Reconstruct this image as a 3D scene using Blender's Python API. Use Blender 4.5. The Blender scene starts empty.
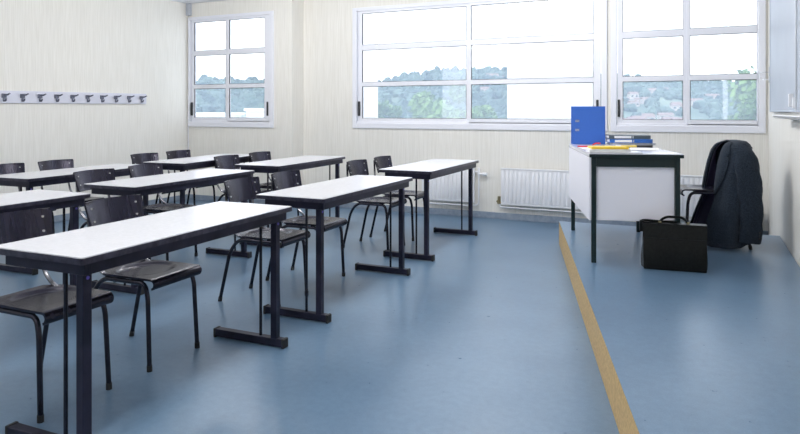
import bpy, bmesh, math, random
from mathutils import Vector, Matrix
random.seed(7)
C = bpy.context.scene.collection
PI = math.pi
R_ = math.radians

# ------------------------------------------------------------------ materials
MATS = {}
def mat(name, col=(.5,.5,.5), rough=.5, metal=0.0, spec=.5, coat=0.0, build=None):
    m = bpy.data.materials.new(name); m.use_nodes = True
    nt = m.node_tree; b = nt.nodes['Principled BSDF']
    b.inputs['Base Color'].default_value = (*col, 1)
    b.inputs['Roughness'].default_value = rough
    b.inputs['Metallic'].default_value = metal
    b.inputs['Specular IOR Level'].default_value = spec
    b.inputs['Coat Weight'].default_value = coat
    if build: build(nt, b)
    MATS[name] = m
    return m

def noise_col(c1, c2, scale=10, stretch=(1,1,1), detail=4, bump=0.0, bscale=None, lo=.35, hi=.65, rough_var=None, coord='Object', dist=.002):
    def f(nt, b):
        N, L = nt.nodes, nt.links
        tc = N.new('ShaderNodeTexCoord'); mp = N.new('ShaderNodeMapping')
        mp.inputs['Scale'].default_value = stretch
        L.new(tc.outputs[coord], mp.inputs['Vector'])
        no = N.new('ShaderNodeTexNoise'); no.inputs['Scale'].default_value = scale; no.inputs['Detail'].default_value = detail
        L.new(mp.outputs[0], no.inputs['Vector'])
        cr = N.new('ShaderNodeValToRGB')
        cr.color_ramp.elements[0].position = lo; cr.color_ramp.elements[0].color = (*c1, 1)
        cr.color_ramp.elements[1].position = hi; cr.color_ramp.elements[1].color = (*c2, 1)
        L.new(no.outputs['Fac'], cr.inputs[0]); L.new(cr.outputs[0], b.inputs['Base Color'])
        if bump:
            src = no
            if bscale:
                src = N.new('ShaderNodeTexNoise'); src.inputs['Scale'].default_value = bscale; src.inputs['Detail'].default_value = 3
                L.new(mp.outputs[0], src.inputs['Vector'])
            bp = N.new('ShaderNodeBump'); bp.inputs['Strength'].default_value = bump; bp.inputs['Distance'].default_value = dist
            L.new(src.outputs['Fac'], bp.inputs['Height']); L.new(bp.outputs[0], b.inputs['Normal'])
        if rough_var:
            mr = N.new('ShaderNodeMapRange'); mr.inputs['To Min'].default_value = rough_var[0]; mr.inputs['To Max'].default_value = rough_var[1]
            L.new(no.outputs['Fac'], mr.inputs['Value']); L.new(mr.outputs[0], b.inputs['Roughness'])
    return f

# wall covering: cream vinyl with fine vertical threads
mat('wall_covering', rough=.7, spec=.25, build=noise_col((.745,.725,.672), (.835,.818,.772), 1.0, (120,120,3), 3, bump=.35, lo=.30, hi=.66, dist=.002))
mat('ceiling_paint', (.80,.81,.86), .8)
def floor_build(nt, b):
    N, L = nt.nodes, nt.links
    tc = N.new('ShaderNodeTexCoord')
    n1 = N.new('ShaderNodeTexNoise'); n1.inputs['Scale'].default_value = 28; n1.inputs['Detail'].default_value = 6
    n2 = N.new('ShaderNodeTexNoise'); n2.inputs['Scale'].default_value = 2.2; n2.inputs['Detail'].default_value = 3
    n3 = N.new('ShaderNodeTexNoise'); n3.inputs['Scale'].default_value = 160; n3.inputs['Detail'].default_value = 2
    for n in (n1, n2, n3): L.new(tc.outputs['Object'], n.inputs['Vector'])
    mx = N.new('ShaderNodeMath'); mx.operation = 'ADD'; L.new(n1.outputs['Fac'], mx.inputs[0]); L.new(n2.outputs['Fac'], mx.inputs[1])
    mx2 = N.new('ShaderNodeMath'); mx2.operation = 'ADD'; L.new(mx.outputs[0], mx2.inputs[0]); L.new(n3.outputs['Fac'], mx2.inputs[1])
    dv = N.new('ShaderNodeMath'); dv.operation = 'DIVIDE'; dv.inputs[1].default_value = 3; L.new(mx2.outputs[0], dv.inputs[0])
    cr = N.new('ShaderNodeValToRGB')
    cr.color_ramp.elements[0].position = .38; cr.color_ramp.elements[0].color = (.095,.165,.252,1)
    cr.color_ramp.elements[1].position = .62; cr.color_ramp.elements[1].color = (.135,.222,.325,1)
    L.new(dv.outputs[0], cr.inputs[0]); L.new(cr.outputs[0], b.inputs['Base Color'])
    mr = N.new('ShaderNodeMapRange'); mr.inputs['To Min'].default_value = .25; mr.inputs['To Max'].default_value = .34
    L.new(n1.outputs['Fac'], mr.inputs['Value']); L.new(mr.outputs[0], b.inputs['Roughness'])
    bp = N.new('ShaderNodeBump'); bp.inputs['Strength'].default_value = .05; bp.inputs['Distance'].default_value = .001
    L.new(n1.outputs['Fac'], bp.inputs['Height']); L.new(bp.outputs[0], b.inputs['Normal'])
mat('blue_linoleum', rough=.36, spec=.5, build=floor_build)
mat('skirting_lino', rough=.5, build=noise_col((.19,.24,.31), (.26,.31,.38), 20))
mat('oak', rough=.45, build=noise_col((.50,.31,.10), (.72,.49,.19), 3, (1.5,22,22), 5, bump=.1, coord='Object'))
mat('laminate_top', (.80,.80,.84), .24, build=noise_col((.655,.655,.69), (.70,.70,.735), 60))
mat('desk_laminate', (.68,.68,.74), .12)
mat('desk_panel', (.82,.81,.87), .45)
mat('dark_edge', (.022,.022,.030), .35)
mat('worn_edge', (.10,.10,.14), .35, build=noise_col((.006,.007,.014), (.038,.037,.055), 30, (1,1,1), 5))
mat('dark_steel', (.018,.020,.032), .36, .0, spec=.28, build=noise_col((.006,.008,.016), (.020,.020,.036), 9, (1,1,1), 5))
mat('black_tube', (.007,.008,.012), .25, .0)
mat('worn_tube', (.25,.25,.27), .2, .85, build=noise_col((.05,.05,.06), (.42,.42,.45), 12, (1,1,1), 4))
mat('rubber', (.012,.012,.013), .6)
mat('black_plywood', (.012,.012,.016), .25, spec=.42, build=noise_col((.005,.005,.009), (.012,.011,.020), 4, (1,10,1), 4))
mat('rivet_steel', (.85,.85,.83), .25, .6)
mat('screw_plug', (.10,.07,.42), .4)
mat('white_frame', (.80,.81,.87), .35)
mat('gasket', (.03,.03,.035), .6)
mat('handle_black', (.012,.014,.016), .4)
mat('radiator_enamel', (.82,.83,.86), .3)
mat('brass', (.30,.26,.16), .35, .8)
mat('chrome', (.6,.62,.66), .2, .9)
mat('rack_board', (.66,.67,.76), .4)
mat('hook_metal', (.16,.17,.22), .3, .6)
mat('board_surface', (.43,.47,.54), .5, build=noise_col((.41,.45,.52), (.45,.49,.56), 2.0))
mat('board_edge', (.60,.62,.66), .35, .4)
mat('conduit_grey', (.46,.49,.55), .4)
mat('desk_green', (.006,.018,.020), .4, spec=.3)
mat('file_blue', (.035,.135,.52), .5, build=noise_col((.030,.125,.50), (.045,.155,.56), 120))
mat('binder_blue', (.025,.13,.45), .4)
mat('binder_grey', (.075,.10,.12), .5)
mat('paper', (.85,.85,.86), .7)
mat('yellow_card', (.78,.52,.03), .5)
mat('red_plastic', (.62,.03,.03), .3)
mat('marker_yellow', (.72,.55,.12), .4)
mat('silver_label', (.55,.56,.58), .3, .5)
mat('leather', (.008,.009,.009), .33, spec=.15, build=noise_col((.004,.005,.005), (.009,.010,.010), 60, bump=.25))
mat('leather_gusset', (.008,.009,.010), .25, spec=.4)
def cloth_build(nt, b):
    noise_col((.006,.011,.019), (.030,.041,.058), 150, (1,1,1), 3, bump=.5, lo=.3, hi=.7)(nt, b)
    b.inputs['Sheen Weight'].default_value = .08; b.inputs['Sheen Roughness'].default_value = .5
mat('jacket_wool', rough=.9, spec=.15, build=cloth_build)
mat('jacket_lining', (.10,.09,.16), .35)
mat('fill_lamp_housing', (.8,.8,.8), .5)
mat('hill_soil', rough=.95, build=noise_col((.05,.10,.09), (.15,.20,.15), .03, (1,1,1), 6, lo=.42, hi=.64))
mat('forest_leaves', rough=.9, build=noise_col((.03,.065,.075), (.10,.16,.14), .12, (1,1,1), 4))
mat('leaf_green', rough=.7, build=noise_col((.03,.10,.035), (.17,.28,.085), .9, (1,1,1), 4))
mat('bark', (.10,.075,.05), .9)
mat('house_wall', (.42,.38,.36), .8)
mat('house_white', (.85,.86,.88), .8)
mat('house_roof', (.20,.14,.13), .8)
mat('house_glass', (.06,.08,.10), .2)

for k in ('dark_steel','black_tube','black_plywood','worn_edge'): MATS[k].node_tree.nodes['Principled BSDF'].inputs['Specular Tint'].default_value = (.80,.76,1,1)
def emis(name, col, s):
    m = bpy.data.materials.new(name); m.use_nodes = True; nt = m.node_tree; nt.nodes.clear()
    e = nt.nodes.new('ShaderNodeEmission'); o = nt.nodes.new('ShaderNodeOutputMaterial')
    e.inputs[0].default_value = (*col, 1); e.inputs[1].default_value = s
    nt.links.new(e.outputs[0], o.inputs[0]); MATS[name] = m
emis('fill_lamp_diffuser', (1,.98,.95), 3.0)

def glass(name, veil, tint=(.97,.985,1), haze=(.74,.88,1)):
    m = bpy.data.materials.new(name); m.use_nodes = True; nt = m.node_tree; nt.nodes.clear()
    N, L = nt.nodes, nt.links
    tr = N.new('ShaderNodeBsdfTransparent'); tr.inputs[0].default_value = (*tint, 1)
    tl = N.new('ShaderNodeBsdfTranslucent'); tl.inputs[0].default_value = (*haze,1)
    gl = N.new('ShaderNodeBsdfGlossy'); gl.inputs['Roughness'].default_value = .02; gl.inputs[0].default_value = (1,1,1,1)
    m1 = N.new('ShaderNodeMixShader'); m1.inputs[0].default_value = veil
    m2 = N.new('ShaderNodeMixShader'); m2.inputs[0].default_value = .05
    o = N.new('ShaderNodeOutputMaterial')
    L.new(tr.outputs[0], m1.inputs[1]); L.new(tl.outputs[0], m1.inputs[2])
    L.new(m1.outputs[0], m2.inputs[1]); L.new(gl.outputs[0], m2.inputs[2]); L.new(m2.outputs[0], o.inputs[0])
    MATS[name] = m
glass('window_glass', .27, haze=(.64,.78,1))  # bluish veil in the panes imitates distance haze over the hills
glass('faint_reflect_glass', .12, haze=(1,1,1))  # whitish veil stands in for reflections; likewise the next glass
glass('pale_reflect_glass', .42, haze=(1,.96,.95))

# ------------------------------------------------------------------ helpers
def link(name, bm, m, parent=None, smooth=False, loc=None):
    me = bpy.data.meshes.new(name)
    bmesh.ops.recalc_face_normals(bm, faces=bm.faces)
    bm.to_mesh(me); bm.free()
    ms = m if isinstance(m, (list, tuple)) else [m]
    for k in ms: me.materials.append(MATS[k])
    if smooth:
        for p in me.polygons: p.use_smooth = True
        try: me.set_sharp_from_angle(angle=R_(38))
        except Exception: pass
    o = bpy.data.objects.new(name, me); C.objects.link(o)
    if parent: o.parent = parent
    if loc: o.location = loc
    return o
def box(bm, x0, x1, y0, y1, z0, z1, bev=0, mi=0):
    t = bmesh.new()
    bmesh.ops.create_cube(t, size=1)
    for v in t.verts:
        v.co = Vector(((x0+x1)/2 + v.co.x*(x1-x0), (y0+y1)/2 + v.co.y*(y1-y0), (z0+z1)/2 + v.co.z*(z1-z0)))
    if bev: bmesh.ops.bevel(t, geom=t.edges[:], offset=bev, segments=2, affect='EDGES', profile=.5)
    for f in t.faces: f.material_index = mi
    merge(bm, t)
def merge(bm, t, M=None):
    if M: bmesh.ops.transform(t, matrix=M, verts=t.verts)
    me = bpy.data.meshes.new('tmp'); t.to_mesh(me); t.free(); bm.from_mesh(me); bpy.data.meshes.remove(me)
def catmull(pts, n=6):
    P = [Vector(p) for p in pts]; P = [P[0]*2-P[1]] + P + [P[-1]*2-P[-2]]
    out = []
    for i in range(1, len(P)-2):
        for k in range(n):
            t = k/n
            a, b, c, d = P[i-1], P[i], P[i+1], P[i+2]
            out.append(.5*((2*b)+(c-a)*t+(2*a-5*b+4*c-d)*t*t+(3*b-a-3*c+d)*t**3))
    out.append(P[-2]); return out
def bend(pts, r=.05, n=6):
    """polyline with its corners rounded by arcs"""
    P = [Vector(p) for p in pts]; out = [P[0]]
    for i in range(1, len(P)-1):
        a, b, c = P[i-1], P[i], P[i+1]
        d1 = (a-b); d2 = (c-b); q = min(r, d1.length*.49, d2.length*.49)
        s, e = b + d1.normalized()*q, b + d2.normalized()*q
        for k in range(n+1):
            t = k/n; out.append((1-t)**2*s + 2*t*(1-t)*b + t*t*e)
    out.append(P[-1]); return out
def tube(bm, path, r, seg=10, caps=True):
    P = [Vector(p) for p in path]; rr = r if isinstance(r, (list, tuple)) else [r]*len(P)
    rings = []; up = None
    for i, p in enumerate(P):
        t = (P[min(i+1, len(P)-1)] - P[max(i-1, 0)]).normalized()
        if up is None:
            up = Vector((0,0,1)) if abs(t.z) < .9 else Vector((0,1,0))
        up = (up - t*up.dot(t)).normalized(); sd = t.cross(up)
        rings.append([bm.verts.new(p + (up*math.cos(2*PI*k/seg) + sd*math.sin(2*PI*k/seg))*rr[i]) for k in range(seg)])
    for a, b in zip(rings, rings[1:]):
        for k in range(seg): bm.faces.new((a[k], a[(k+1)%seg], b[(k+1)%seg], b[k]))
    if caps: bm.faces.new(rings[0]); bm.faces.new(rings[-1][::-1])
def cyl(bm, p0, p1, r, seg=14): tube(bm, [p0, p1], r, seg)
def sheet(bm, fn, nu, nv, th, mi=0):
    """closed sheet of thickness th over surface fn(u, v)"""
    G = [[Vector(fn(i/nu, j/nv)) for j in range(nv+1)] for i in range(nu+1)]
    def nrm(i, j):
        a = G[min(i+1, nu)][j] - G[max(i-1, 0)][j]; b = G[i][min(j+1, nv)] - G[i][max(j-1, 0)]
        n = a.cross(b); return n.normalized() if n.length > 1e-9 else Vector((0,0,1))
    A = [[bm.verts.new(G[i][j]) for j in range(nv+1)] for i in range(nu+1)]
    B = [[bm.verts.new(G[i][j] - nrm(i, j)*th) for j in range(nv+1)] for i in range(nu+1)]
    F = []
    for i in range(nu):
        for j in range(nv):
            F.append(bm.faces.new((A[i][j], A[i+1][j], A[i+1][j+1], A[i][j+1])))
            F.append(bm.faces.new((B[i][j], B[i][j+1], B[i+1][j+1], B[i+1][j])))
    for j in range(nv):
        F.append(bm.faces.new((A[0][j], A[0][j+1], B[0][j+1], B[0][j]))); F.append(bm.faces.new((A[nu][j+1], A[nu][j], B[nu][j], B[nu][j+1])))
    for i in range(nu):
        F.append(bm.faces.new((A[i+1][0], A[i][0], B[i][0], B[i+1][0]))); F.append(bm.faces.new((A[i][nv], A[i+1][nv], B[i+1][nv], B[i][nv])))
    for f in F: f.material_index = mi
def slab(bm, pts, z0, z1, bev=0):
    lo = [bm.verts.new((x, y, z0)) for x, y in pts]; hi = [bm.verts.new((x, y, z1)) for x, y in pts]
    bm.faces.new(lo[::-1]); bm.faces.new(hi); n = len(pts)
    for i in range(n): bm.faces.new((lo[i], lo[(i+1)%n], hi[(i+1)%n], hi[i]))
def round_rect(hx, hy, r, n=5):
    out = []
    for cx, cy, a0 in ((hx-r, hy-r, 0), (-hx+r, hy-r, 90), (-hx+r, -hy+r, 180), (hx-r, -hy+r, 270)):
        for k in range(n+1):
            a = R_(a0 + 90*k/n); out.append((cx + r*math.cos(a), cy + r*math.sin(a)))
    return out
def thing(name, label, cat, loc=(0,0,0), rz=0, group=None):
    o = bpy.data.objects.new(name, None); C.objects.link(o); o.empty_display_size = .1
    o.location = loc; o.rotation_euler = (0, 0, rz); tag(o, label, cat, group); return o
def tag(o, label, cat, group=None, kind=None):
    o['label'] = label; o['category'] = cat
    if group: o['group'] = group
    if kind: o['kind'] = kind
    return o
def struct(o): o['kind'] = 'structure'; return o
def kids(o): return [c for c in bpy.data.objects if c.parent == o]
def dup(o, parent=None):
    c = o.copy(); C.objects.link(c); c.parent = parent
    for k in kids(o): dup(k, c)
    return c
def place(proto, first, label, loc, rz):
    o = proto if first else dup(proto)
    o.location = loc; o.rotation_euler = (0, 0, rz); o['label'] = label
    return o

# ------------------------------------------------------------------ camera
YAW = R_(25.1)
cam = bpy.data.objects.new('camera', bpy.data.cameras.new('camera')); C.objects.link(cam)
cam.location = (0, 0, 1.28); cam.rotation_euler = (PI/2, 0, YAW)
cam.data.sensor_width = 36; cam.data.lens = 640/800*36
cam.data.shift_y = -(217-111)/800; cam.data.clip_end = 2000; cam.data.clip_start = .05
bpy.context.scene.camera = cam
Fv = Vector((-math.sin(YAW), math.cos(YAW), 0)); Rv = Vector((math.cos(YAW), math.sin(YAW), 0))

# ------------------------------------------------------------------ room shell
XL, XR, YN, YF, YL, XS, HC = -6.715, .62, -3.2, 7.37, 7.09, -4.91, 2.83
WT = .26
P_Z = .22
b = bmesh.new(); box(b, XL-.3, XR+.3, YN-.3, YF+WT, -.2, 0); struct(link('floor', b, 'blue_linoleum'))
b = bmesh.new(); box(b, XL-.3, XR+.3, YN-.3, YF+WT, HC, HC+.2); struct(link('ceiling', b, 'ceiling_paint'))
b = bmesh.new(); box(b, XL-.3, XL, YN-.3, YL+.13, 0, HC); struct(link('wall_left', b, 'wall_covering'))
b = bmesh.new(); box(b, XR, XR+.3, YN-.3, YF+WT, 0, HC); struct(link('wall_right', b, 'wall_covering'))
b = bmesh.new(); box(b, XL, XR, YN-.3, YN, 0, HC); struct(link('wall_near', b, 'wall_covering'))
WIN = [('window_1', -6.695, -5.195, YL), ('window_2', -4.135, -.925, YF), ('window_3', -.888, .598, YF)]
ZB, ZT = 1.055, 2.63
b = bmesh.new()
box(b, XL, WIN[0][2], YL, YL+.13, 0, ZB); box(b, XL, WIN[0][2], YL, YL+.13, ZT, HC)
box(b, XL, WIN[0][1], YL, YL+.13, ZB, ZT); box(b, WIN[0][2], XS, YL, YF+WT, 0, ZB); box(b, WIN[0][2], XS, YL, YF+WT, ZT, HC); box(b, WIN[0][2], XS, YL, YF+WT, ZB, ZT)
struct(link('wall_far_left', b, 'wall_covering'))
b = bmesh.new()
box(b, XS, XR, YF, YF+WT, 0, ZB); box(b, XS, XR, YF, YF+WT, ZT, HC)
box(b, XS, WIN[1][1], YF, YF+WT, ZB, ZT); box(b, WIN[1][2], WIN[2][1], YF, YF+WT, ZB, ZT); box(b, WIN[2][2], XR, YF, YF+WT, ZB, ZT)
struct(link('wall_far', b, 'wall_covering'))
def baseb(name, x0, x1, y0, y1):
    b = bmesh.new(); box(b, x0, x1, y0, y1, 0, .078, .003); struct(link(name, b, 'skirting_lino'))
baseb('baseboard_left', XL, XL+.012, YN, YL-.012)
baseb('baseboard_far_left', XL+.012, XS, YL-.012, YL)
baseb('baseboard_recess', XS, XS+.012, YL-.012, YF)
baseb('baseboard_far', XS+.012, XR, YF-.012, YF)

# windows -----------------------------------------------------------
def window(name, x0, x1, yw, cols, fol=.062, ledge=.0, reflect_sheets=(), handles=()):
    root = bpy.data.objects.new(name, None); C.objects.link(root); struct(root); root.location = (0, yw, 0)
    zs = [(1.185, 1.601), (1.655, 2.074), (2.144, 2.555)]
    gx0, gx1 = cols[0][0], cols[-1][1]
    yo, y1 = -.022, .07
    b = bmesh.new()                                     # outer frame with a stepped profile
    fo = .062
    for a in ((x0, x0+fol, ZB, ZT), (x1-fo, x1, ZB, ZT), (x0+fol, x1-fo, ZB, ZB+.07), (x0+fol, x1-fo, ZT-.045, ZT)):
        box(b, a[0], a[1], yo, y1, a[2], a[3], .004)
    box(b, x0+fo-.01, x1-fo+.01, .0, y1, ZB+.065, ZB+.09, .002)
    link('window_frame', b, 'white_frame', root)
    sf = .012                                            # sash faces
    for ci, (a, c) in enumerate(cols):
        lft = x0+fol+.008 if ci == 0 else (cols[ci-1][1]+a)/2
        rgt = x1-fo-.012 if ci == len(cols)-1 else (c+cols[ci+1][0])/2
        ys = sf if ci % 2 == 0 else sf-.012
        b = bmesh.new()
        box(b, lft, a, ys, ys+.04, 1.13, 2.59, .003); box(b, c, rgt, ys, ys+.04, 1.13, 2.59, .003)
        box(b, a, c, ys, ys+.04, 1.13, zs[0][0], .003); box(b, a, c, ys, ys+.04, zs[2][1], 2.59, .003)
        for z0, z1 in ((zs[0][1], zs[1][0]), (zs[1][1], zs[2][0])): box(b, a, c, ys, ys+.04, z0, z1, .003)
        s = link('sash', b, 'white_frame', root)
        for z0, z1 in zs:
            g = bmesh.new()
            t = .005; ya, yb = ys+.004, ys+.022
            box(g, a, a+t, ya, yb, z0, z1); box(g, c-t, c, ya, yb, z0, z1); box(g, a+t, c-t, ya, yb, z0, z0+t); box(g, a+t, c-t, ya, yb, z1-t, z1)
            link('gasket', g, 'gasket', s)
            g = bmesh.new(); v = [g.verts.new(p) for p in ((a+t, ys+.02, z0+t), (c-t, ys+.02, z0+t), (c-t, ys+.02, z1-t), (a+t, ys+.02, z1-t))]; g.faces.new(v)
            link('pane', g, 'window_glass', s)
    for (a, c, m) in reflect_sheets:                           # pale sheets added behind the panes, imitating bright reflections in the glass
        g = bmesh.new(); box(g, a, c, .062, .066, 1.19, 2.55); link('reflection_sheet', g, m, root)
    for hx in handles:
        g = bmesh.new(); box(g, hx-.013, hx+.013, sf-.022, sf+.002, 1.215, 1.405, .005)
        h = link('handle', g, 'handle_black', root)
        g = bmesh.new(); box(g, hx-.005, hx+.005, sf-.030, sf-.02, 1.24, 1.38, .003); link('latch', g, 'gasket', h)
    return root
window('window_1', *WIN[0][1:], cols=[(-6.606,-6.033), (-5.961,-5.356)], fol=.03, handles=(-6.642,-5.303))
window('window_2', *WIN[1][1:], cols=[(-4.006,-2.568), (-2.505,-1.073)], reflect_sheets=[(-4.05,-3.80,'pale_reflect_glass'), (-2.90,-2.56,'faint_reflect_glass'), (-2.075,-1.05,'pale_reflect_glass')], handles=(-4.045,-1.03))
window('window_3', *WIN[2][1:], cols=[(-.765,-.16), (-.093,.528)], reflect_sheets=[(.215,.262,'faint_reflect_glass')], handles=(-.805,.562))

# platform ----------------------------------------------------------
e0, e1 = Vector((-1.228, 6.232)), Vector((-.175, 2.237))
dirn = (e1-e0).normalized(); eN = e0 + dirn*((e0.y-YN-.3)/-dirn.y)
def xat(y): return e0.x + (y-e0.y)*dirn.x/dirn.y
ycut = e0.y + (XR-e0.x)*dirn.y/dirn.x                    # where the edge would meet the right wall
n2 = Vector((-dirn.y, dirn.x)) * -1                      # outward (left) normal
if n2.x > 0: n2 = -n2
th = .022
rt = thing('platform', 'low blue platform with an oak edge, under the teacher desk', 'platform', (0, 5.0, 0), 0)
def rel(p): return (p[0], p[1]-5.0)
near = (XR-.006, ycut+.03)
b = bmesh.new(); slab(b, [rel((XR-.006, 6.285)), rel((e0.x-n2.x*th*.8, e0.y+.005)), rel(near)], .002, P_Z-.0035); link('deck', b, 'blue_linoleum', rt)
b = bmesh.new(); slab(b, [rel((XR-.006, 6.285)), rel((e0.x, e0.y)), rel((XR-.006, ycut))], P_Z-.003, P_Z); link('floor_covering', b, 'blue_linoleum', rt)
b = bmesh.new(); q0, q1 = e0, e0+dirn*((Vector(near)-e0).length-.05)
slab(b, [rel(q0-n2*th), rel(q0), rel(q1), rel(q1-n2*th)], .001, P_Z-.0032); link('edge_board', b, 'oak', rt)

# radiators ---------------------------------------------------------
def radiator(x0, x1, label, loop_right):
    rt = thing('radiator', label, 'radiator', (x0, YF, 0), 0)
    w = x1-x0; z0, z1 = .185, .60
    b = bmesh.new(); n = int(w/.05); st = w/n
    def prof(u, v):
        k = (u*n) % 1.0; d = .010*(1 if .22 < k < .78 else 0)
        zz = v; edge = min(1, min(v, 1-v)/.08)
        return (u*w, -.075 - d*edge, z0+.0+(z1-z0)*zz)
    G = []
    us = [0]
    for i in range(n):
        for k in (.18, .26, .74, .82): us.append((i+k)/n)
    us.append(1); vs = [0, .05, .10, .9, .95, 1]
    for u in us:
        k = (u*n) % 1.0; d = .012 if .2 < k < .8 else 0
        G.append([b.verts.new((u*w, -.075 - (d if .07 < v < .93 else 0), z0+(z1-z0)*v)) for v in vs])
    for i in range(len(us)-1):
        for j in range(len(vs)-1): b.faces.new((G[i][j], G[i+1][j], G[i+1][j+1], G[i][j+1]))
    box(b, 0, w, -.074, -.05, z0, z1)
    link('front_panel', b, 'radiator_enamel', rt, True)
    b = bmesh.new(); box(b, -.004, w+.004, -.082, -.03, z1-.004, z1+.012, .003); link('top_grille', b, 'radiator_enamel', rt)
    for x in (.12, w-.12):
        b = bmesh.new(); box(b, x-.02, x+.02, -.05, 0, .25, .5); link('wall_bracket', b, 'radiator_enamel', rt)
    b = bmesh.new()
    if loop_right:
        tube(b, bend([(w-.01, -.05, .555), (w+.05, -.05, .555), (w+.05, -.05, .155), (w-.05, -.05, .145), (0, -.05, .145)], .05), .009)
    else:
        tube(b, bend([(.02, -.05, .20), (-.02, -.05, .20), (-.02, -.05, .155), (.1, -.05, .15), (w, -.05, .15)], .02), .009)
    link('pipe', b, 'radiator_enamel', rt, True)
    b = bmesh.new()
    if loop_right:
        cyl(b, (w+.05, -.05, .52), (w+.05, -.05, .60), .014); cyl(b, (w+.05, -.05, .53), (w+.13, -.05, .53), .012); cyl(b, (w+.10, -.05, .53), (w+.15, -.05, .53), .019)
        link('valve', b, 'radiator_enamel', rt, True)
    else:
        cyl(b, (-.03, -.05, .20), (-.03, -.05, .275), .018); cyl(b, (-.005, -.05, .20), (-.06, -.05, .22), .013); cyl(b, (-.03, -.05, .19), (-.03, -.05, .205), .024)
        link('valve', b, 'brass', rt, True)
radiator(-3.12, -2.44, 'white panel radiator behind the farthest front row table, pipe looping at right', True)
radiator(-2.11, .10, 'long white panel radiator with brass valve, behind the teacher desk', False)

# coat rack ---------------------------------------------------------
rt = thing('coat_rack', 'pale grey wall rail with a row of metal coat hooks on the left wall', 'coat rack', (XL, 5.205, 1.43)); rt.rotation_euler = (.006, 0, 0)
b = bmesh.new(); box(b, 0, .022, -1.4, 1.10, -.062, .072, .003); link('board', b, 'rack_board', rt)
hook0 = None
for k in range(12):
    y = 6.21 - .205*k - 5.2
    if hook0 is None:
        b = bmesh.new(); box(b, .022, .030, -.028, .028, -.005, .042, .004)
        box(b, .022, .030, -.012, .012, -.045, .0, .004)
        tube(b, bend([(.028, 0, .03), (.07, 0, .028), (.115, 0, .040)], .02), [.012]*9, 8) if False else tube(b, bend([(.028, -.0, .03), (.075, 0, .026), (.12, 0, .04)], .03), .009, 8)
        tube(b, bend([(.028, 0, -.03), (.055, 0, -.04), (.062, 0, -.01)], .02), .008, 8)
        tube(b, [(.03, -.02, .03), (.05, -.03, .03)], .010, 8); tube(b, [(.03, .02, .03), (.05, .03, .03)], .010, 8)
        hook0 = link('hook', b, 'hook_metal', rt, True, loc=(0, y, 0))
    else:
        h = hook0.copy(); C.objects.link(h); h.parent = rt; h.location = (0, y, 0)

# whiteboard on the right wall ---------------------------------------
rt = thing('whiteboard', 'pale grey-blue writing board hanging on the right wall', 'whiteboard', (XR, 5.8, 1.28))
b = bmesh.new(); box(b, -.032, -.004, -2.9, .99, 0, 1.22, .004); link('panel', b, 'board_surface', rt)
b = bmesh.new(); box(b, -.036, -.002, -2.9, 1.0, -.008, .004, .002); box(b, -.036, -.002, .985, 1.0, 0, 1.22, .002); link('trim', b, 'board_surface', rt)
b = bmesh.new(); box(b, -.044, -.030, -.815, -.80, 0, 1.22, .002); link('joint_strip', b, 'board_edge', rt)
b = bmesh.new(); box(b, -.06, -.030, -.62, -.585, .03, .12, .005); link('clip', b, 'radiator_enamel', rt)
b = bmesh.new(); box(b, -.055, -.030, -.80, -.76, .02, .09, .005); link('clip', b, 'radiator_enamel', rt)
b = bmesh.new()
sheet(b, lambda u, v: (-.005 - .12*u, -2.9 + v*2.68, -.045 - .012*math.sin(u*PI) + (.012 if u > .95 else 0)), 10, 2, .006)
link('pen_tray', b, 'radiator_enamel', rt, True)
# wire stay by the window
rt = thing('window_stay', 'thin white wire window stay beside the right window, next to the board', 'window stay', (XR-.02, 7.2, 1.62))
b = bmesh.new(); box(b, .01, .02, -.01, .01, -.06, .09, .002); link('wall_plate', b, 'board_edge', rt)
b = bmesh.new(); tube(b, bend([(.012, 0, .04), (-.07, .05, .045), (-.10, .10, .06), (-.14, .12, .06)], .02), .003, 6); tube(b, bend([(.012, 0, -.03), (-.05, .02, -.03), (-.06, .03, -.01)], .01), .003, 6); link('wire', b, 'chrome', rt, True)

# small fittings
b = bmesh.new(); box(b, XL+.01, XL+.075, YL-.05, YL, 2.655, HC, .004)
o = link('cable_trunking', b, 'conduit_grey'); tag(o, 'short grey cable cover in the corner above the left window', 'cable cover')
b = bmesh.new(); cyl(b, (0, 0, 0), (0, .03, 0), .009); link('screw', b, 'gasket', None) if False else b.free()
b = bmesh.new(); tube(b, [(XL+.02, YL-.012, .09), (XL+.02, YL-.012, 1.25)], .008, 8); o = link('corner_cable', b, 'ceiling_paint', None, True); tag(o, 'thin pale cable running down the left corner below the window', 'cable')
b = bmesh.new(); box(b, .36, .52, 7.20, 7.33, 0, .33, .008); box(b, .40, .50, 7.17, 7.20, .12, .30, .004)
o = link('floor_box', b, 'rubber'); tag(o, 'small black box on the floor behind the jacket, by the right corner', 'box')

# added out-of-view fill lamps, for even room light -------------------------------------------------------
FILL_E = 70
for i, (x, y, lb, pw) in enumerate([(-4.4, 5.2, 'over the back rows', .75), (-1.7, 5.2, 'over the front row', 1.45), (-4.2, 1.9, 'left of the nearest table', .6), (-1.5, 1.9, 'over the nearest table', 1.0), (-4.6, -1.1, 'at the back left', .7), (-1.6, -1.1, 'behind the camera', .8)]):
    t = thing('fill_lamp', 'added out-of-view ceiling fill lamp ' + lb, 'fill lamp', (x, y, HC), 0, 'added fill lamps')
    b = bmesh.new(); box(b, -.13, .13, -.65, .65, -.05, 0, .006); link('housing', b, 'fill_lamp_housing', t)
    b = bmesh.new(); box(b, -.11, .11, -.62, .62, -.056, -.0505, .002); link('diffuser', b, 'fill_lamp_diffuser', t)
    for k in (-.45, 0, .45):
        ld = bpy.data.lights.new('fill_light', 'POINT'); ld.shadow_soft_size = .10; ld.energy = FILL_E*pw/3; ld.color = (1, .985, .96)
        lo = bpy.data.objects.new('fill_light', ld); C.objects.link(lo); lo.parent = t; lo.location = (0, k, -.20)

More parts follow.
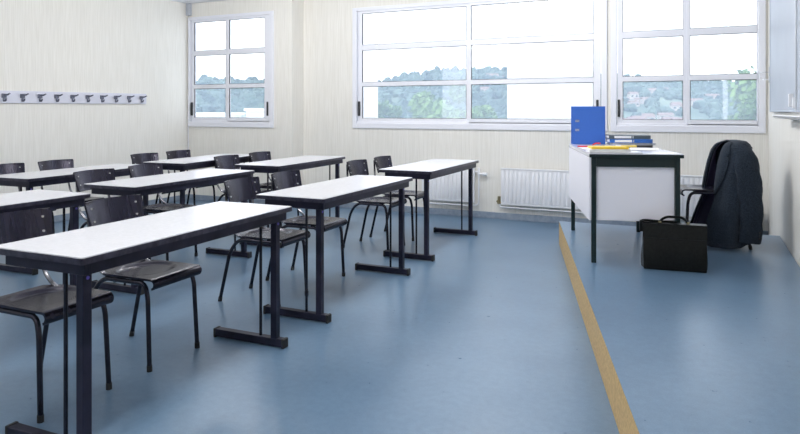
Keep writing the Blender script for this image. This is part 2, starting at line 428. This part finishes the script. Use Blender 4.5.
# ------------------------------------------------------------------ classroom table
TW, TL, TH = .50, 1.36, .757
def make_table():
    rt = thing('classroom_table', '', 'table', group='white-topped student tables')
    b = bmesh.new(); slab(b, round_rect(TW/2-.004, TL/2-.004, .009), TH-.004, TH); top = link('tabletop', b, 'laminate_top', rt)
    b = bmesh.new(); slab(b, round_rect(TW/2, TL/2, .012), TH-.026, TH-.0035); link('edge_band', b, 'worn_edge', top, True)
    b = bmesh.new(); z0, z1 = TH-.072, TH-.026; hx, hy = TW/2-.022, TL/2-.03; t = .022
    hl = hx-.03
    box(b, -hl, hx, -hy, -hy+t, z0, z1, .002); box(b, -hl, hx, hy-t, hy, z0, z1, .002)
    box(b, hx-t, hx, -hy+t, hy-t, z0, z1, .002); box(b, -hl, -hl+t, -hy+t, hy-t, z0, z1, .002)
    link('apron', b, 'dark_steel', rt)
    for s in (-1, 1):
        yc = s*(TL/2-.068)
        b = bmesh.new(); box(b, .162, .198, yc-.020, yc+.020, .045, TH-.026, .003); p = link('post', b, 'dark_steel', rt)
        b = bmesh.new(); cyl(b, (.1975, yc, TH-.09), (.2005, yc, TH-.09), .007); link('screw_plug', b, 'screw_plug', p)
        b = bmesh.new(); cyl(b, (.085, yc, .045), (.085, yc, TH-.07), .008); link('brace_rod', b, 'black_tube', rt, True)
        b = bmesh.new(); box(b, -.215, .240, yc-.022, yc+.022, .006, .048, .003); f = link('foot_bar', b, 'dark_steel', rt)
        for x0, x1 in ((-.222, -.205), (.232, .249)):
            b = bmesh.new(); box(b, x0, x1, yc-.024, yc+.024, 0, .051, .004); link('end_cap', b, 'rubber', f)
    return rt
tproto = make_table()
TABLES = [
 ('white-topped table nearest the camera, first of the front row', -2.255, 2.25, 1.7),
 ('white-topped table in the middle of the front row', -2.285, 3.93, 1.0),
 ('white-topped table at the far end of the front row, in front of the radiator', -2.31, 5.67, 1.0, 1.018),
 ('white-topped table cut by the left edge, behind the nearest chairs', -3.75, 2.17, 0.0),
 ('long white-topped table in the middle of the second row', -3.78, 3.88, 1.5),
 ('white-topped table at the far end of the second row, below the window pillar', -3.81, 5.55, 3.0, 1.018),
 ('white-topped table at left in the row along the left wall', -4.98, 3.92, 3.0),
 ('white-topped table in the back corner below the small left window', -4.87, 5.41, 5.5, 1.015),
]
for i, (lb, x, y, a, *zs) in enumerate(TABLES):
    o = place(tproto, i == 0, lb, (x, y, 0), R_(a)); o.scale = (1, 1, zs[0] if zs else 1)

# ------------------------------------------------------------------ school chair
def make_chair():
    rt = thing('school_chair', '', 'chair', group='black plywood student chairs')
    def seat_fn(u, v):
        # u from back to front, v across
        s = v*2-1
        if u < .8:
            k = u/.8; x = -.165 + k*.375; dz = 0.0
        else:
            a = (u-.8)/.2*R_(165); x = .21 + .028*math.sin(a); dz = -.028*(1-math.cos(a))
        hw = .170
        if u < .22: hw *= (1-(1-u/.22)**2.6*.30)
        y = s*hw
        r2 = ((x-.01)/.135)**2 + (y/.145)**2
        r = math.sqrt(r2)
        dish = -.013*max(0, min(1, (1.06-r)/.16)) if r < 1.06 else 0
        z = .452 + dish + dz - .006*(1-min(1, abs(u-.05)/.2)) + .008*max(0, .15-u)*4
        return (x, y, z)
    b = bmesh.new(); sheet(b, seat_fn, 44, 32, .011); link('seat', b, 'black_plywood', rt, True)
    def back_fn(u, v):
        s = v*2-1; z = .652 + u*.155
        hw = .196*(1 - .10*(1-u)) ; 
        e = max(0, abs(u-.5)*2-.86)/.14; hw *= 1-.035*e*e
        y = s*hw
        x = -.222 - u*.038 + .044*(s*s)
        return (x, y, z)
    b = bmesh.new(); sheet(b, back_fn, 16, 24, .010); bk = link('backrest', b, 'black_plywood', rt, True)
    for s in (-1, 1):
        for u in (.33, .76):
            p = Vector(back_fn(u, .5+s*.39)); 
            b = bmesh.new(); cyl(b, p+Vector((-.002, 0, 0)), p+Vector((.016, 0, .0)), .0055, 10); link('rivet', b, 'rivet_steel', bk, True)
            b = bmesh.new(); cyl(b, p+Vector((-.016, 0, 0)), p+Vector((-.0, 0, .0)), .0055, 10); link('rivet', b, 'rivet_steel', bk, True) if False else b.free()
    for s in (-1, 1):
        y = s*.160; yo = s*.171
        b = bmesh.new()
        tube(b, bend([(.0, y, .425), (.165, y, .425), (.188, y+s*.005, .36), (.205, yo, .012)], .06, 8), .0115, 12)
        l = link('leg', b, 'black_tube', rt, True)
        b = bmesh.new(); tube(b, [(.205, yo, 0), (.2045, yo, .03)], .0135, 12); link('foot_cap', b, 'rubber', l, True)
        b = bmesh.new()
        tube(b, bend([(.0, y, .425), (-.12, y, .425), (-.185, y+s*.005, .34), (-.262, yo, .012)], .07, 8), .0115, 12)
        l = link('leg', b, 'black_tube', rt, True)
        b = bmesh.new(); tube(b, [(-.264, yo, 0), (-.258, yo, .03)], .0135, 12); link('foot_cap', b, 'rubber', l, True)
        p = Vector(back_fn(.5, .5+s*.39))
        b = bmesh.new()
        tube(b, bend([(p.x-.020, p.y, .78), (p.x-.014, p.y, .62), (-.215, s*.150, .56), (-.195, s*.148, .50), (-.13, s*.150, .441), (.02, s*.151, .430)], .055, 8), .0095, 10)
        link('back_support', b, 'worn_tube', rt, True)
    for cx in (.10, -.10):
        b = bmesh.new(); cyl(b, (cx, -.16, .425), (cx, .16, .425), .009); link('cross_bar', b, 'black_tube', rt, True)
    return rt
cproto = make_chair()
CH = [
 ('black school chair cut by the left edge, at the near end of the nearest table', -2.665, 1.925, 1),
 ('black school chair at the far end of the table nearest the camera', -2.66, 2.49, 2),
 ('black school chair at the near end of the middle front row table', -2.67, 3.57, 2),
 ('black school chair at the far end of the middle front row table', -2.70, 4.13, 1.5),
 ('black school chair at the near end of the farthest front row table', -2.755, 5.36, 0),
 ('black school chair at the far end of the farthest front row table', -2.765, 5.93, 1),
 ('black school chair at the near end of the middle second row table', -4.17, 3.60, 1),
 ('black school chair at the far end of the middle second row table', -4.22, 4.17, 1),
 ('black school chair at the near end of the farthest second row table', -4.33, 5.36, 0),
 ('black school chair at the far end of the farthest second row table', -4.37, 5.98, 0),
 ('black school chair cut by the left edge, against the left wall', -5.38, 3.66, 2),
 ('black school chair against the left wall, second from the left edge', -5.38, 4.17, 3),
 ('black school chair by the left wall, nearer one of the back corner table', -5.38, 5.24, 0),
 ('black school chair deepest in the back corner, below the small left window', -5.43, 5.80, 0),
]
for i, (lb, x, y, a) in enumerate(CH): place(cproto, i == 0, lb, (x, y, 0), R_(a))
tc = dup(cproto); TC = Vector((.052, 5.665, P_Z)); TA = R_(196)
tc['label'] = 'black chair on the platform with a dark jacket over its back'; tc['category'] = 'chair'
if 'group' in tc: del tc['group']
tc.location = TC; tc.rotation_euler = (0, 0, TA)

# ------------------------------------------------------------------ jacket
jk = thing('jacket', 'dark navy wool suit jacket draped over the teacher chair', 'jacket', TC, TA)
RG = [(.03,-.085,.205,.285), (.10,-.09,.205,.282), (.22,-.11,.183,.275), (.38,-.148,.152,.268), (.52,-.158,.138,.258), (.65,-.170,.122,.248), (.74,-.185,.108,.238), (.785,-.195,.092,.215), (.808,-.205,.075,.18), (.820,-.215,.050,.13)]
def ringp(z):
    for a, c in zip(RG, RG[1:]):
        if z <= c[0]:
            t = (z-a[0])/(c[0]-a[0]); t = max(0, t); return [a[i]+(c[i]-a[i])*t for i in range(1, 4)]
    return RG[-1][1:]
def body_pt(z, th, off=0):
    cx, rx, ry = ringp(z)
    f = max(0, (.78-z))/.78
    fold = 1 + f*(.05*math.sin(th*5+1.2) + .035*math.sin(th*9+z*5) + .02*math.sin(th*14-z*3))
    n = 2.5
    c, s = math.cos(th), math.sin(th)
    x = abs(c)**(2/n)*math.copysign(1, c); y = abs(s)**(2/n)*math.copysign(1, s)
    return Vector((cx + (rx*fold+off)*x, (ry*fold+off)*y, z))
def torso(u, v):
    gap = R_(38) - R_(18)*u
    th = gap + v*(2*PI-2*gap)
    hem = .03 + .03*math.sin(th*3+.5) + (.05 if PI*.8 < th < PI*1.3 else 0)
    z = max(.025, hem) + u*(.819-max(.025, hem))
    return body_pt(z, th)
b = bmesh.new(); sheet(b, torso, 34, 96, .008); link('body', b, 'jacket_wool', jk, True)
# lining just inside the front opening
def lining(u, v):
    gap = R_(40) - R_(18)*u
    th = gap + v*(2*PI-2*gap); z = .06 + u*.74
    return body_pt(z, th, -.012)
b = bmesh.new(); sheet(b, lining, 20, 60, .002); link('lining', b, 'jacket_lining', jk, True)
# shoulder yoke closing the top
def yoke(u, v):
    th = v*2*PI; p = body_pt(.820, th); k = 1-u
    return Vector((-.215 + (p.x+.215)*k, p.y*k, .820 + .006*math.sin(u*PI/2)))
b = bmesh.new(); sheet(b, yoke, 6, 48, .006); link('yoke', b, 'jacket_wool', jk, True)
# lapels and collar
for s in (1, -1):
    def lap(u, v):
        z = .42 + u*.395; w = (.012 + .11*math.sin(min(1, u*1.15)*PI*.62)) * (1 if u < .80 else 1-.25*(u-.80)/.2)
        if .70 < u < .76: w *= .72
        th = R_(38) - R_(18)*((z-.03)/.81) + v*w/.22
        return body_pt(z, s*th, .016 + .006*math.sin(v*PI))
    b = bmesh.new(); sheet(b, lap, 30, 8, .006); link('lapel', b, 'jacket_wool', jk, True)
def collar(u, v):
    th = R_(30) + v*(2*PI - R_(60)); k = u
    p = body_pt(.818, th); q = body_pt(.775, th, .014)
    t = Vector((-.215+(p.x+.215)*.8, p.y*.72, .828))
    return t.lerp(q, k) + Vector((0, 0, .012*math.sin(k*PI)))
b = bmesh.new(); sheet(b, collar, 8, 48, .005); link('collar', b, 'jacket_wool', jk, True)
def sleeve(s):
    path = catmull([(-.205, s*.165, .775), (-.205, s*.235, .70), (-.215, s*.268, .55), (-.225, s*.278, .38), (-.228, s*.282, .22), (-.218, s*.280, .07)], 7)
    b = bmesh.new(); rings = []; n = len(path); seg = 20
    for i, p in enumerate(path):
        t = (path[min(i+1, n-1)]-path[max(i-1, 0)]).normalized()
        ax = Vector((1, 0, 0)); ax = (ax - t*ax.dot(t)).normalized(); sd = t.cross(ax)
        k = i/(n-1); ra = .062 + .035*math.sin(min(1, k*2.2)*PI/2) - .020*k; rb = .045 - .012*k
        if k < .1: ra *= .75 + 2.5*k
        rings.append([b.verts.new(p + ax*ra*math.cos(2*PI*j/seg)*(1+.06*math.sin(j*1.3+i*.8)) + sd*rb*math.sin(2*PI*j/seg)*(1+.10*math.sin(i*1.1+j))) for j in range(seg)])
    for a, c in zip(rings, rings[1:]):
        for j in range(seg): b.faces.new((a[j], a[(j+1)%seg], c[(j+1)%seg], c[j]))
    b.faces.new(rings[0]); b.faces.new(rings[-1][::-1])
    o = link('sleeve', b, 'jacket_wool', jk, True)
    for k in range(3):
        c = path[-3-k]; b = bmesh.new(); cyl(b, (c.x-.05, s*.322, c.z), (c.x-.05, s*.332, c.z), .007, 10); link('button', b, 'rubber', o, True)
sleeve(1); sleeve(-1)

# ------------------------------------------------------------------ teacher desk
DC, DA = Vector((-.580, 5.298, P_Z)), R_(16.5)
DH = .015
dk = thing('teacher_desk', 'white-topped teacher desk with dark green frame, on the platform', 'desk', DC, DA)
hx, hy = .312, .652
b = bmesh.new(); slab(b, round_rect(hx-.003, hy-.003, .006, 3), .761, .765); top = link('desktop', b, 'desk_laminate', dk)
b = bmesh.new(); box(b, -hx, hx, -hy, -hy+.022, .737, .7605, .003); link('edge_band', b, 'desk_green', top)
b = bmesh.new(); box(b, -hx, hx, hy-.022, hy, .737, .7605, .003); link('edge_band', b, 'desk_green', top)
b = bmesh.new(); box(b, -hx, hx, -hy+.022, hy-.022, .737, .7605); link('board_core', b, 'desk_laminate', top)
b = bmesh.new()
ix, iy, t = hx-.02, hy-.025, .022
box(b, -ix+.03, ix-.03, -iy, -iy+t, .672, .737); box(b, -ix+.03, ix-.03, iy-t, iy, .672, .737)
box(b, ix-t, ix, -iy+.03, iy-.03, .672, .737)
link('frame_rail', b, 'desk_green', dk)
for sx in (-1, 1):
    for sy in (-1, 1):
        x, y = sx*(ix-.014), sy*(iy-.014)
        b = bmesh.new(); box(b, x-.016, x+.016, y-.016, y+.016, 0, .737, .004); link('leg', b, 'desk_green', dk)
b = bmesh.new(); box(b, -ix+.030, ix-.030, -iy+.024, -iy+.040, .295, .687, .002); link('end_panel', b, 'desk_panel', dk)
b = bmesh.new(); box(b, -ix-.018, -ix-.002, -iy+.01, iy+.02, .295, .7365, .002); link('front_panel', b, 'desk_panel', dk)
b = bmesh.new(); box(b, -ix+.030, ix-.030, iy-.040, iy-.024, .295, .687, .002); link('end_panel', b, 'desk_panel', dk)

Md = Matrix.Translation(DC) @ Matrix.Rotation(DA, 4, 'Z')
def ondesk(wx, wy, dz=0): return (wx*.968, wy*.968, P_Z+.765+dz)
# blue lever arch file
fd = thing('lever_arch_file', 'tall blue lever arch file standing upright on the far corner of the desk', 'file', ondesk(-1.05, 5.97, .001), R_(24))
W_, H_, T_ = .285, .335, .07
b = bmesh.new(); box(b, 0, W_, 0, .004, 0, H_, .001); fc = link('front_cover', b, 'file_blue', fd)
for z in (.125, .205):
    b = bmesh.new(); tube(b, bend([(.018, -.002, z+.007), (.055, -.002, z+.007)], .003), .0035, 8); tube(b, [(.018, -.002, z-.005), (.055, -.002, z-.005)], .0035, 8); link('slot_ring', b, 'chrome', fc, True)
b = bmesh.new(); box(b, 0, W_, T_-.004, T_, 0, H_, .001); link('back_cover', b, 'file_blue', fd)
b = bmesh.new(); box(b, W_-.004, W_, .004, T_-.004, 0, H_, .001); sp = link('spine', b, 'file_blue', fd)
b = bmesh.new(); box(b, W_, W_+.001, .012, T_-.012, .10, .26); link('spine_label', b, 'paper', sp)
b = bmesh.new(); box(b, .02, W_-.01, .012, T_-.02, .006, H_-.02); link('papers', b, 'paper', fd)

def binder(name, label, wx, wy, dz, w, d, h, m, rz, lab=True, grp=None):
    t = thing(name, label, 'binder', ondesk(wx, wy, dz), rz, grp)
    b = bmesh.new(); box(b, 0, w, 0, d, 0, .003, .001); box(b, 0, w, 0, d, h-.003, h, .001); box(b, 0, w, 0, .003, .003, h-.003, .0008); link('cover', b, m, t)
    b = bmesh.new(); box(b, .006, w-.006, .006, d-.004, .005, h-.005); link('pages', b, 'paper', t)
    if lab:
        b = bmesh.new(); box(b, .045, .185, -.001, .0, .005, h-.006); link('spine_label', b, 'paper', t)
        b = bmesh.new(); box(b, .195, .203, -.001, .0, .004, h-.005); link('spine_mark', b, 'silver_label', t)
    return t
binder('ring_binder', 'blue ring binder lying under the grey one on the desk', -.725, 5.93, .022, .355, .23, .032, 'binder_blue', R_(17))
binder('ring_binder', 'dark grey ring binder on top of the blue one', -.73, 5.935, .056, .345, .23, .030, 'binder_grey', R_(18))
# items under the binders and in front
b = bmesh.new(); box(b, 0, .36, 0, .24, 0, .020, .003); o = link('paper_pad', b, 'paper', None, loc=ondesk(-.70, 5.96, .001)); o.rotation_euler = (0, 0, R_(20)); tag(o, 'white paper pad beneath the two stacked binders', 'paper pad')
# yellow book
bk = thing('book', 'yellow-edged book lying on white pages at the near end of the desk', 'book', ondesk(-.745, 4.92, .006), R_(18))
b = bmesh.new(); box(b, 0, .29, 0, .21, 0, .014, .002); link('pages', b, 'paper', bk)
b = bmesh.new(); box(b, .015, .275, -.004, .18, .014, .030, .004); link('cover', b, 'yellow_card', bk)
b = bmesh.new(); box(b, 0, .36, 0, .20, 0, .0045, .001); o = link('magazine', b, 'silver_label', None, loc=ondesk(-.725, 4.80, .001)); o.rotation_euler = (0, 0, R_(17)); tag(o, 'thin grey magazine at the near edge of the desk, under the yellow book', 'magazine')
b = bmesh.new(); box(b, 0, .21, 0, .297, 0, .0015); o = link('paper_sheet', b, 'paper', None, loc=ondesk(-.80, 5.16, .001)); o.rotation_euler = (0, 0, R_(22)); tag(o, 'white paper sheet at the left edge of the desk', 'paper')
b = bmesh.new(); box(b, 0, .21, 0, .297, 0, .0015); o = link('paper_sheet', b, 'paper', None, loc=ondesk(-.50, 5.30, .001)); o.rotation_euler = (0, 0, R_(4)); tag(o, 'white paper sheet in the middle of the desk, before the markers', 'paper')
# stapler
st = thing('stapler', 'small red and clear stapler in front of the blue file', 'stapler', ondesk(-.80, 5.66, .001), R_(-25)); st.scale = (.6, .6, .75)
b = bmesh.new(); box(b, -.05, .05, -.016, .016, 0, .012, .004); link('base', b, 'silver_label', st)
b = bmesh.new(); sheet(b, lambda u, v: (-.055+.115*u, (v-.5)*.032, .022+.020*u+.012*math.sin(u*PI)), 10, 4, .014); link('arm', b, 'red_plastic', st, True)
pn = thing('red_pen', 'short red pen lying on the left side of the desk', 'pen', ondesk(-.93, 5.50, .008), R_(10))
b = bmesh.new(); cyl(b, (0, 0, 0), (.08, 0, 0), .006); link('barrel', b, 'red_plastic', pn, True)
b = bmesh.new(); cyl(b, (.08, 0, 0), (.11, 0, 0), .0066); link('cap', b, 'rubber', pn, True)
for i, (wx, wy, m, lb, cap) in enumerate([(-.60, 5.62, 'marker_yellow', 'yellow marker pen in front of the binders', 'marker_yellow'), (-.48, 5.66, 'rubber', 'black marker pen right of the yellow one', 'rubber'), (-.72, 5.58, 'silver_label', 'pale grey marker pen left of the yellow one', 'radiator_enamel')]):
    t = thing('marker_pen', lb, 'pen', ondesk(wx, wy, .010), R_(17))
    b = bmesh.new(); cyl(b, (0, 0, 0), (.085, 0, 0), .009); link('barrel', b, m, t, True)
    b = bmesh.new(); cyl(b, (.085, 0, 0), (.125, 0, 0), .0095); link('cap', b, cap, t, True)

# ------------------------------------------------------------------ briefcase
bc = thing('briefcase', 'black leather briefcase standing on the platform in front of the desk', 'briefcase', (-.158, 4.68, P_Z+.001), R_(7))
w, h, d = .192, .295, .075
def shell(u, v, s):
    x = -w + 2*w*u; bulge = math.sin(u*PI)**.5*.012*math.sin(v*PI)
    dd = d*(1-.55*v**1.6)+bulge
    xx = x*(1+.02*math.sin(v*PI))
    return (xx, s*dd, .004+h*v)
b = bmesh.new()
sheet(b, lambda u, v: shell(u, v, -1), 20, 14, .005); sheet(b, lambda u, v: shell(u, v, 1), 20, 14, -.005)
box(b, -w, w, -d, d, 0, .010, .004)
link('body', b, 'leather', bc, True)
for s in (-1, 1):
    b = bmesh.new()
    def gus(u, v):
        dd = d*(1-.55*v**1.6)*.98; y = -dd+2*dd*u
        return (s*(w-.004 + .024*(1-abs(u-.5)*2)*(1-.6*v)*math.sin(min(1, v+.3)*PI*.9)), y, .006+h*v*.96)
    sheet(b, gus, 10, 14, .004*s); link('gusset', b, 'leather_gusset', bc, True)
b = bmesh.new()                                            # flap over the top, down the front
def flap(u, v):
    x = (-w-.006) + (2*w+.012)*u; top = h+.008
    if v < .5:
        k = v/.5; return (x, .036-.075*k, top + .004*math.sin(k*PI))
    k = (v-.5)/.5; z = top - k*.092
    vv = z/h; return (x, -(d*(1-.55*max(0, min(1, vv))**1.6)) - .010, z)
sheet(b, flap, 20, 16, -.004); link('flap', b, 'leather', bc, True)
b = bmesh.new(); tube(b, [(-w+.0, -.062, h-.086), (w-.0, -.062, h-.086)], .003, 8); link('zip_seam', b, 'leather_gusset', bc, True)
b = bmesh.new(); tube(b, bend([(-.088, -.005, h+.006), (-.080, -.005, h+.030), (-.045, -.005, h+.052), (.045, -.005, h+.052), (.080, -.005, h+.030), (.088, -.005, h+.006)], .03), .0085, 10); link('handle', b, 'leather', bc, True)
for x in (-.088, .088):
    b = bmesh.new(); box(b, x-.010, x+.010, -.014, .006, h+.004, h+.022, .003); link('buckle', b, 'brass', bc)
b = bmesh.new(); tube(b, bend([(-w-.01, 0, h-.02), (-w-.018, 0, h+.018), (-w+.02, .0, h+.022), (-.10, .008, h+.016), (.02, .012, h+.018)], .02), .008, 8); link('strap', b, 'leather', bc, True)
b = bmesh.new(); box(b, -w-.024, -w+.004, -.02, .02, h-.055, h+.020, .004); link('strap_end', b, 'leather', bc)

# ------------------------------------------------------------------ outside
def W(px, t, z=0):
    p = Fv*t + Rv*((px-400)/640*t); return Vector((p.x, p.y, z))
def zpx(y, t): return 1.28 - (y-111)/640*t
ridge = [(100,82),(180,84),(265,82),(330,88),(362,87),(400,79),(440,75),(466,74),(500,71),(560,74),(593,76),(625,79),(683,84),(720,86),(760,84),(900,80)]
def ry_(px):
    for (a, ya), (c, yc) in zip(ridge, ridge[1:]):
        if px <= c: return ya + (yc-ya)*max(0, (px-a))/(c-a)
    return 80
def hill_z(px, t):
    r = zpx(ry_(px)+4, 340)
    k = min(1, max(0, (t-85)/255))
    k = k**.85
    z = -7 + (r+7)*k
    if t > 340: z = r - (t-340)*.10
    return z + .8*math.sin(px*.05+t*.03)*min(1, k*1.5)
b = bmesh.new(); G = []
ts = [16, 40, 70, 85, 100, 120, 140, 160, 185, 210, 240, 270, 300, 325, 345, 380, 450]
pxs = list(range(-60, 961, 12))
for t in ts: G.append([b.verts.new(W(p, t, hill_z(p, t) if t > 70 else -7)) for p in pxs])
for i in range(len(ts)-1):
    for j in range(len(pxs)-1): b.faces.new((G[i][j], G[i][j+1], G[i+1][j+1], G[i+1][j]))
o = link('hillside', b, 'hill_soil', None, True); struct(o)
# woods
rnd = random.Random(3)
tmpl = bmesh.new(); bmesh.ops.create_icosphere(tmpl, subdivisions=2, radius=1); TV = [v.co.copy() for v in tmpl.verts]; TF = [[v.index for v in f.verts] for f in tmpl.faces]; tmpl.free()
b = bmesh.new()
def blob(p, r, hz):
    sd = rnd.random()*9
    vs = [b.verts.new(p + Vector((v.x*r, v.y*r, v.z*hz))*(1+.22*math.sin(v.x*5+sd)*math.cos(v.y*4+sd*2)+.12*math.sin(v.z*9+sd))) for v in TV]
    for f in TF: b.faces.new([vs[i] for i in f])
def field(px, t):                                       # open meadow with houses
    return 600 < px < 700 and 110 < t < 215
for k in range(5200):
    t = 95 + 245*rnd.random()**.8; px = rnd.uniform(120, 830)
    if 275 < px < 345: continue
    if field(px, t) and rnd.random() < .9: continue
    if rnd.random() < .25 and 150 < t < 320: continue
    r = rnd.uniform(.8, 1.6)*(.3+t/220); blob(W(px, t, hill_z(px, t)+r*.4), r, r*rnd.uniform(.8, 1.25))
for k in range(420):
    px = rnd.uniform(120, 830); t = rnd.uniform(330, 345); r = rnd.uniform(1.2, 2.7)
    if 275 < px < 345: continue
    blob(W(px, t, hill_z(px, t)+r*.6), r, r*rnd.uniform(.9, 1.9))
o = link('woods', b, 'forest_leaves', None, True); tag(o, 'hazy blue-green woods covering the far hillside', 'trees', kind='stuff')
# houses
def house(label, px, t, w, d, h, roof, wallm, zb=None, grp='houses on the far hillside'):
    z = hill_z(px, t) if zb is None else zb
    rt = thing('house', label, 'house', W(px, t, z), YAW+R_(((px*7) % 30)-15), grp)
    b = bmesh.new(); box(b, -w/2, w/2, -d/2, d/2, -.6, h); link('wall', b, wallm, rt)
    b = bmesh.new()
    if roof:
        v = [b.verts.new(p) for p in ((-w/2-.12, -d/2-.12, h), (w/2+.12, -d/2-.12, h), (w/2+.12, d/2+.12, h), (-w/2-.12, d/2+.12, h), (-w/2-.05, 0, h+roof), (w/2+.05, 0, h+roof))]
        for f in ((0,1,5,4), (2,3,4,5), (1,2,5), (3,0,4), (3,2,1,0)): b.faces.new([v[i] for i in f])
    else: box(b, -w/2-.2, w/2+.2, -d/2-.2, d/2+.2, h, h+.25)
    link('roof', b, 'house_roof' if roof else 'house_white', rt)
    n = 2
    for i in range(n):
        x = -w/2 + (i+.5)*w/n
        b = bmesh.new(); box(b, x-w*.1, x+w*.1, -d/2-.03, -d/2+.05, h*.4, h*.75); link('window', b, 'house_glass', rt)
HS = [
 ('pale house on the meadow seen low in the right window, leftmost', 628, 128, 8, 6, 3.0), ('pink-roofed house low in the right window, left of the mullion', 646, 140, 9, 6, 3.2),
 ('long pale house in the middle of the meadow, right window', 661, 122, 11, 6, 2.8), ('small house just left of the right window mullion', 677, 132, 7, 5, 3),
 ('pale house above the meadow in the right window', 650, 225, 12, 8, 4), ('house high on the slope, upper left of the right window', 663, 262, 11, 8, 4),
 ('small pale house high in the right window near the left jamb', 633, 205, 8, 6, 4), ('white house just right of the right window mullion', 696, 190, 10, 7, 4),
 ('pale house between the mullion and the green tree, right window', 712, 235, 13, 8, 5), ('house in the woods behind the washed pane strip', 735, 270, 9, 7, 5),
 ('pink house high on the slope in the middle window', 492, 270, 14, 8, 5), ('small pink house beside the larger one, middle window', 503, 250, 10, 7, 4),
 ('white house at the crest seen in the middle window', 409, 322, 10, 7, 5), ('pale house low in the middle window near the mullion', 485, 210, 8, 6, 3.5),
]
for h in HS: house(h[0], h[1], h[2], h[3]*.36, h[4]*.36, h[5]*.42, .7, 'house_wall')
for k in range(16):
    px = rnd.uniform(603, 682); t = rnd.uniform(118, 205)
    house('tiny pale house, one of many scattered over the meadow across the valley', px, t, rnd.uniform(2.0, 3.4), 2.0, rnd.uniform(.9, 1.5), .6, 'house_wall', None, 'tiny houses scattered on the far meadow')
house('low white flat-roofed building at the bottom of the small left window', 222, 62, 4.2, 4, 0, 0, 'house_white', zpx(112.5, 62)-.25, 'white buildings below the small left window')
house('taller white flat-roofed building at the right of the small left window', 265, 60, 3.2, 4, 0, 0, 'house_white', zpx(108.5, 60)-.25, 'white buildings below the small left window')
house('long low white building across the small left window bottom', 236, 70, 7.5, 4, 0, 0, 'house_white', zpx(115.5, 70)-.25, 'white buildings below the small left window')
house('pale building on the slope at the left of the small left window', 202, 130, 7, 4, 2, 0, 'house_white', None, 'white buildings below the small left window')

# near trees
def tree(label, px, t, ztop, rx, rz, nl, leaf, seed):
    rd = random.Random(seed); base = W(px, t, -7)
    rt = thing('tree', label, 'tree', base, 0, None)
    cz = ztop+7-rz
    b = bmesh.new(); tube(b, catmull([(0, 0, -.2), (.1, .05, cz*.5), (-.05, .1, cz)], 5), [.22-.008*i for i in range(11)], 10)
    for k in range(9):
        a = k*2.4; q = Vector((math.cos(a)*rx*.6, math.sin(a)*rx*.6, cz + rz*(.1*k-.35)))
        tube(b, catmull([(0, .05, cz*.62+k*.12), tuple(q*.5+Vector((0, 0, cz*.38))), tuple(q)], 4), [.08-.006*i for i in range(9)], 6)
    link('trunk', b, 'bark', rt, True)
    b = bmesh.new()
    cl = []
    for k in range(60):
        a = rd.uniform(0, 2*PI); c = rd.uniform(-1, 1); r = rd.random()**.4; s = math.sqrt(1-c*c)
        cl.append((Vector((math.cos(a)*s*r*rx, math.sin(a)*s*r*rx, cz + c*r*rz)), rd.uniform(.25, .5)*rx*.6))
    for k in range(nl):
        c, cr = cl[rd.randrange(len(cl))]
        d = Vector((rd.gauss(0, 1), rd.gauss(0, 1), rd.gauss(0, 1))).normalized()*cr*rd.random()**.35
        p = c + d; n = Vector((rd.gauss(0, 1), rd.gauss(0, 1), rd.gauss(0, 1)+.5)).normalized(); u = n.orthogonal().normalized(); v = n.cross(u)
        s = leaf*rd.uniform(.6, 1.3)
        b.faces.new([b.verts.new(p+u*s), b.verts.new(p+v*s*.6), b.verts.new(p-u*s), b.verts.new(p-v*s*.6)])
    link('foliage', b, 'leaf_green', rt)
tree('leafy green tree outside the middle window, left of its mullion', 446, 22, zpx(76, 22), 2.3, 3.8, 24000, .12, 1)
tree('leafy green tree outside the right window', 772, 17, zpx(82, 17), 2.1, 3.4, 26000, .10, 2)
tree('small light green tree at the left edge of the middle window', 378, 27, zpx(92, 27), 1.2, 2.8, 7000, .10, 5)

# ------------------------------------------------------------------ light
wd = bpy.data.worlds.new('sky'); bpy.context.scene.world = wd; wd.use_nodes = True
bg = wd.node_tree.nodes['Background']; bg.inputs[0].default_value = (.92, .96, 1, 1); bg.inputs[1].default_value = 3.0
for n, x0, x1, y in WIN:
    pl = bpy.data.lights.new('portal', 'AREA'); pl.shape = 'RECTANGLE'; pl.size = x1-x0-.1; pl.size_y = ZT-ZB-.1; pl.cycles.is_portal = True
    po = bpy.data.objects.new('portal', pl); C.objects.link(po); po.location = ((x0+x1)/2, y+.10, (ZB+ZT)/2); po.rotation_euler = (-PI/2, 0, 0)

sc = bpy.context.scene
sc.view_settings.view_transform = 'Standard'; sc.view_settings.look = 'None'; sc.view_settings.gamma = 1; sc.view_settings.use_curve_mapping = False
sc.view_settings.exposure = 0.0
sc.cycles.use_denoising = True
sc.cycles.max_bounces = 8; sc.cycles.diffuse_bounces = 5; sc.cycles.transparent_max_bounces = 12
sc.cycles.sample_clamp_indirect = 6
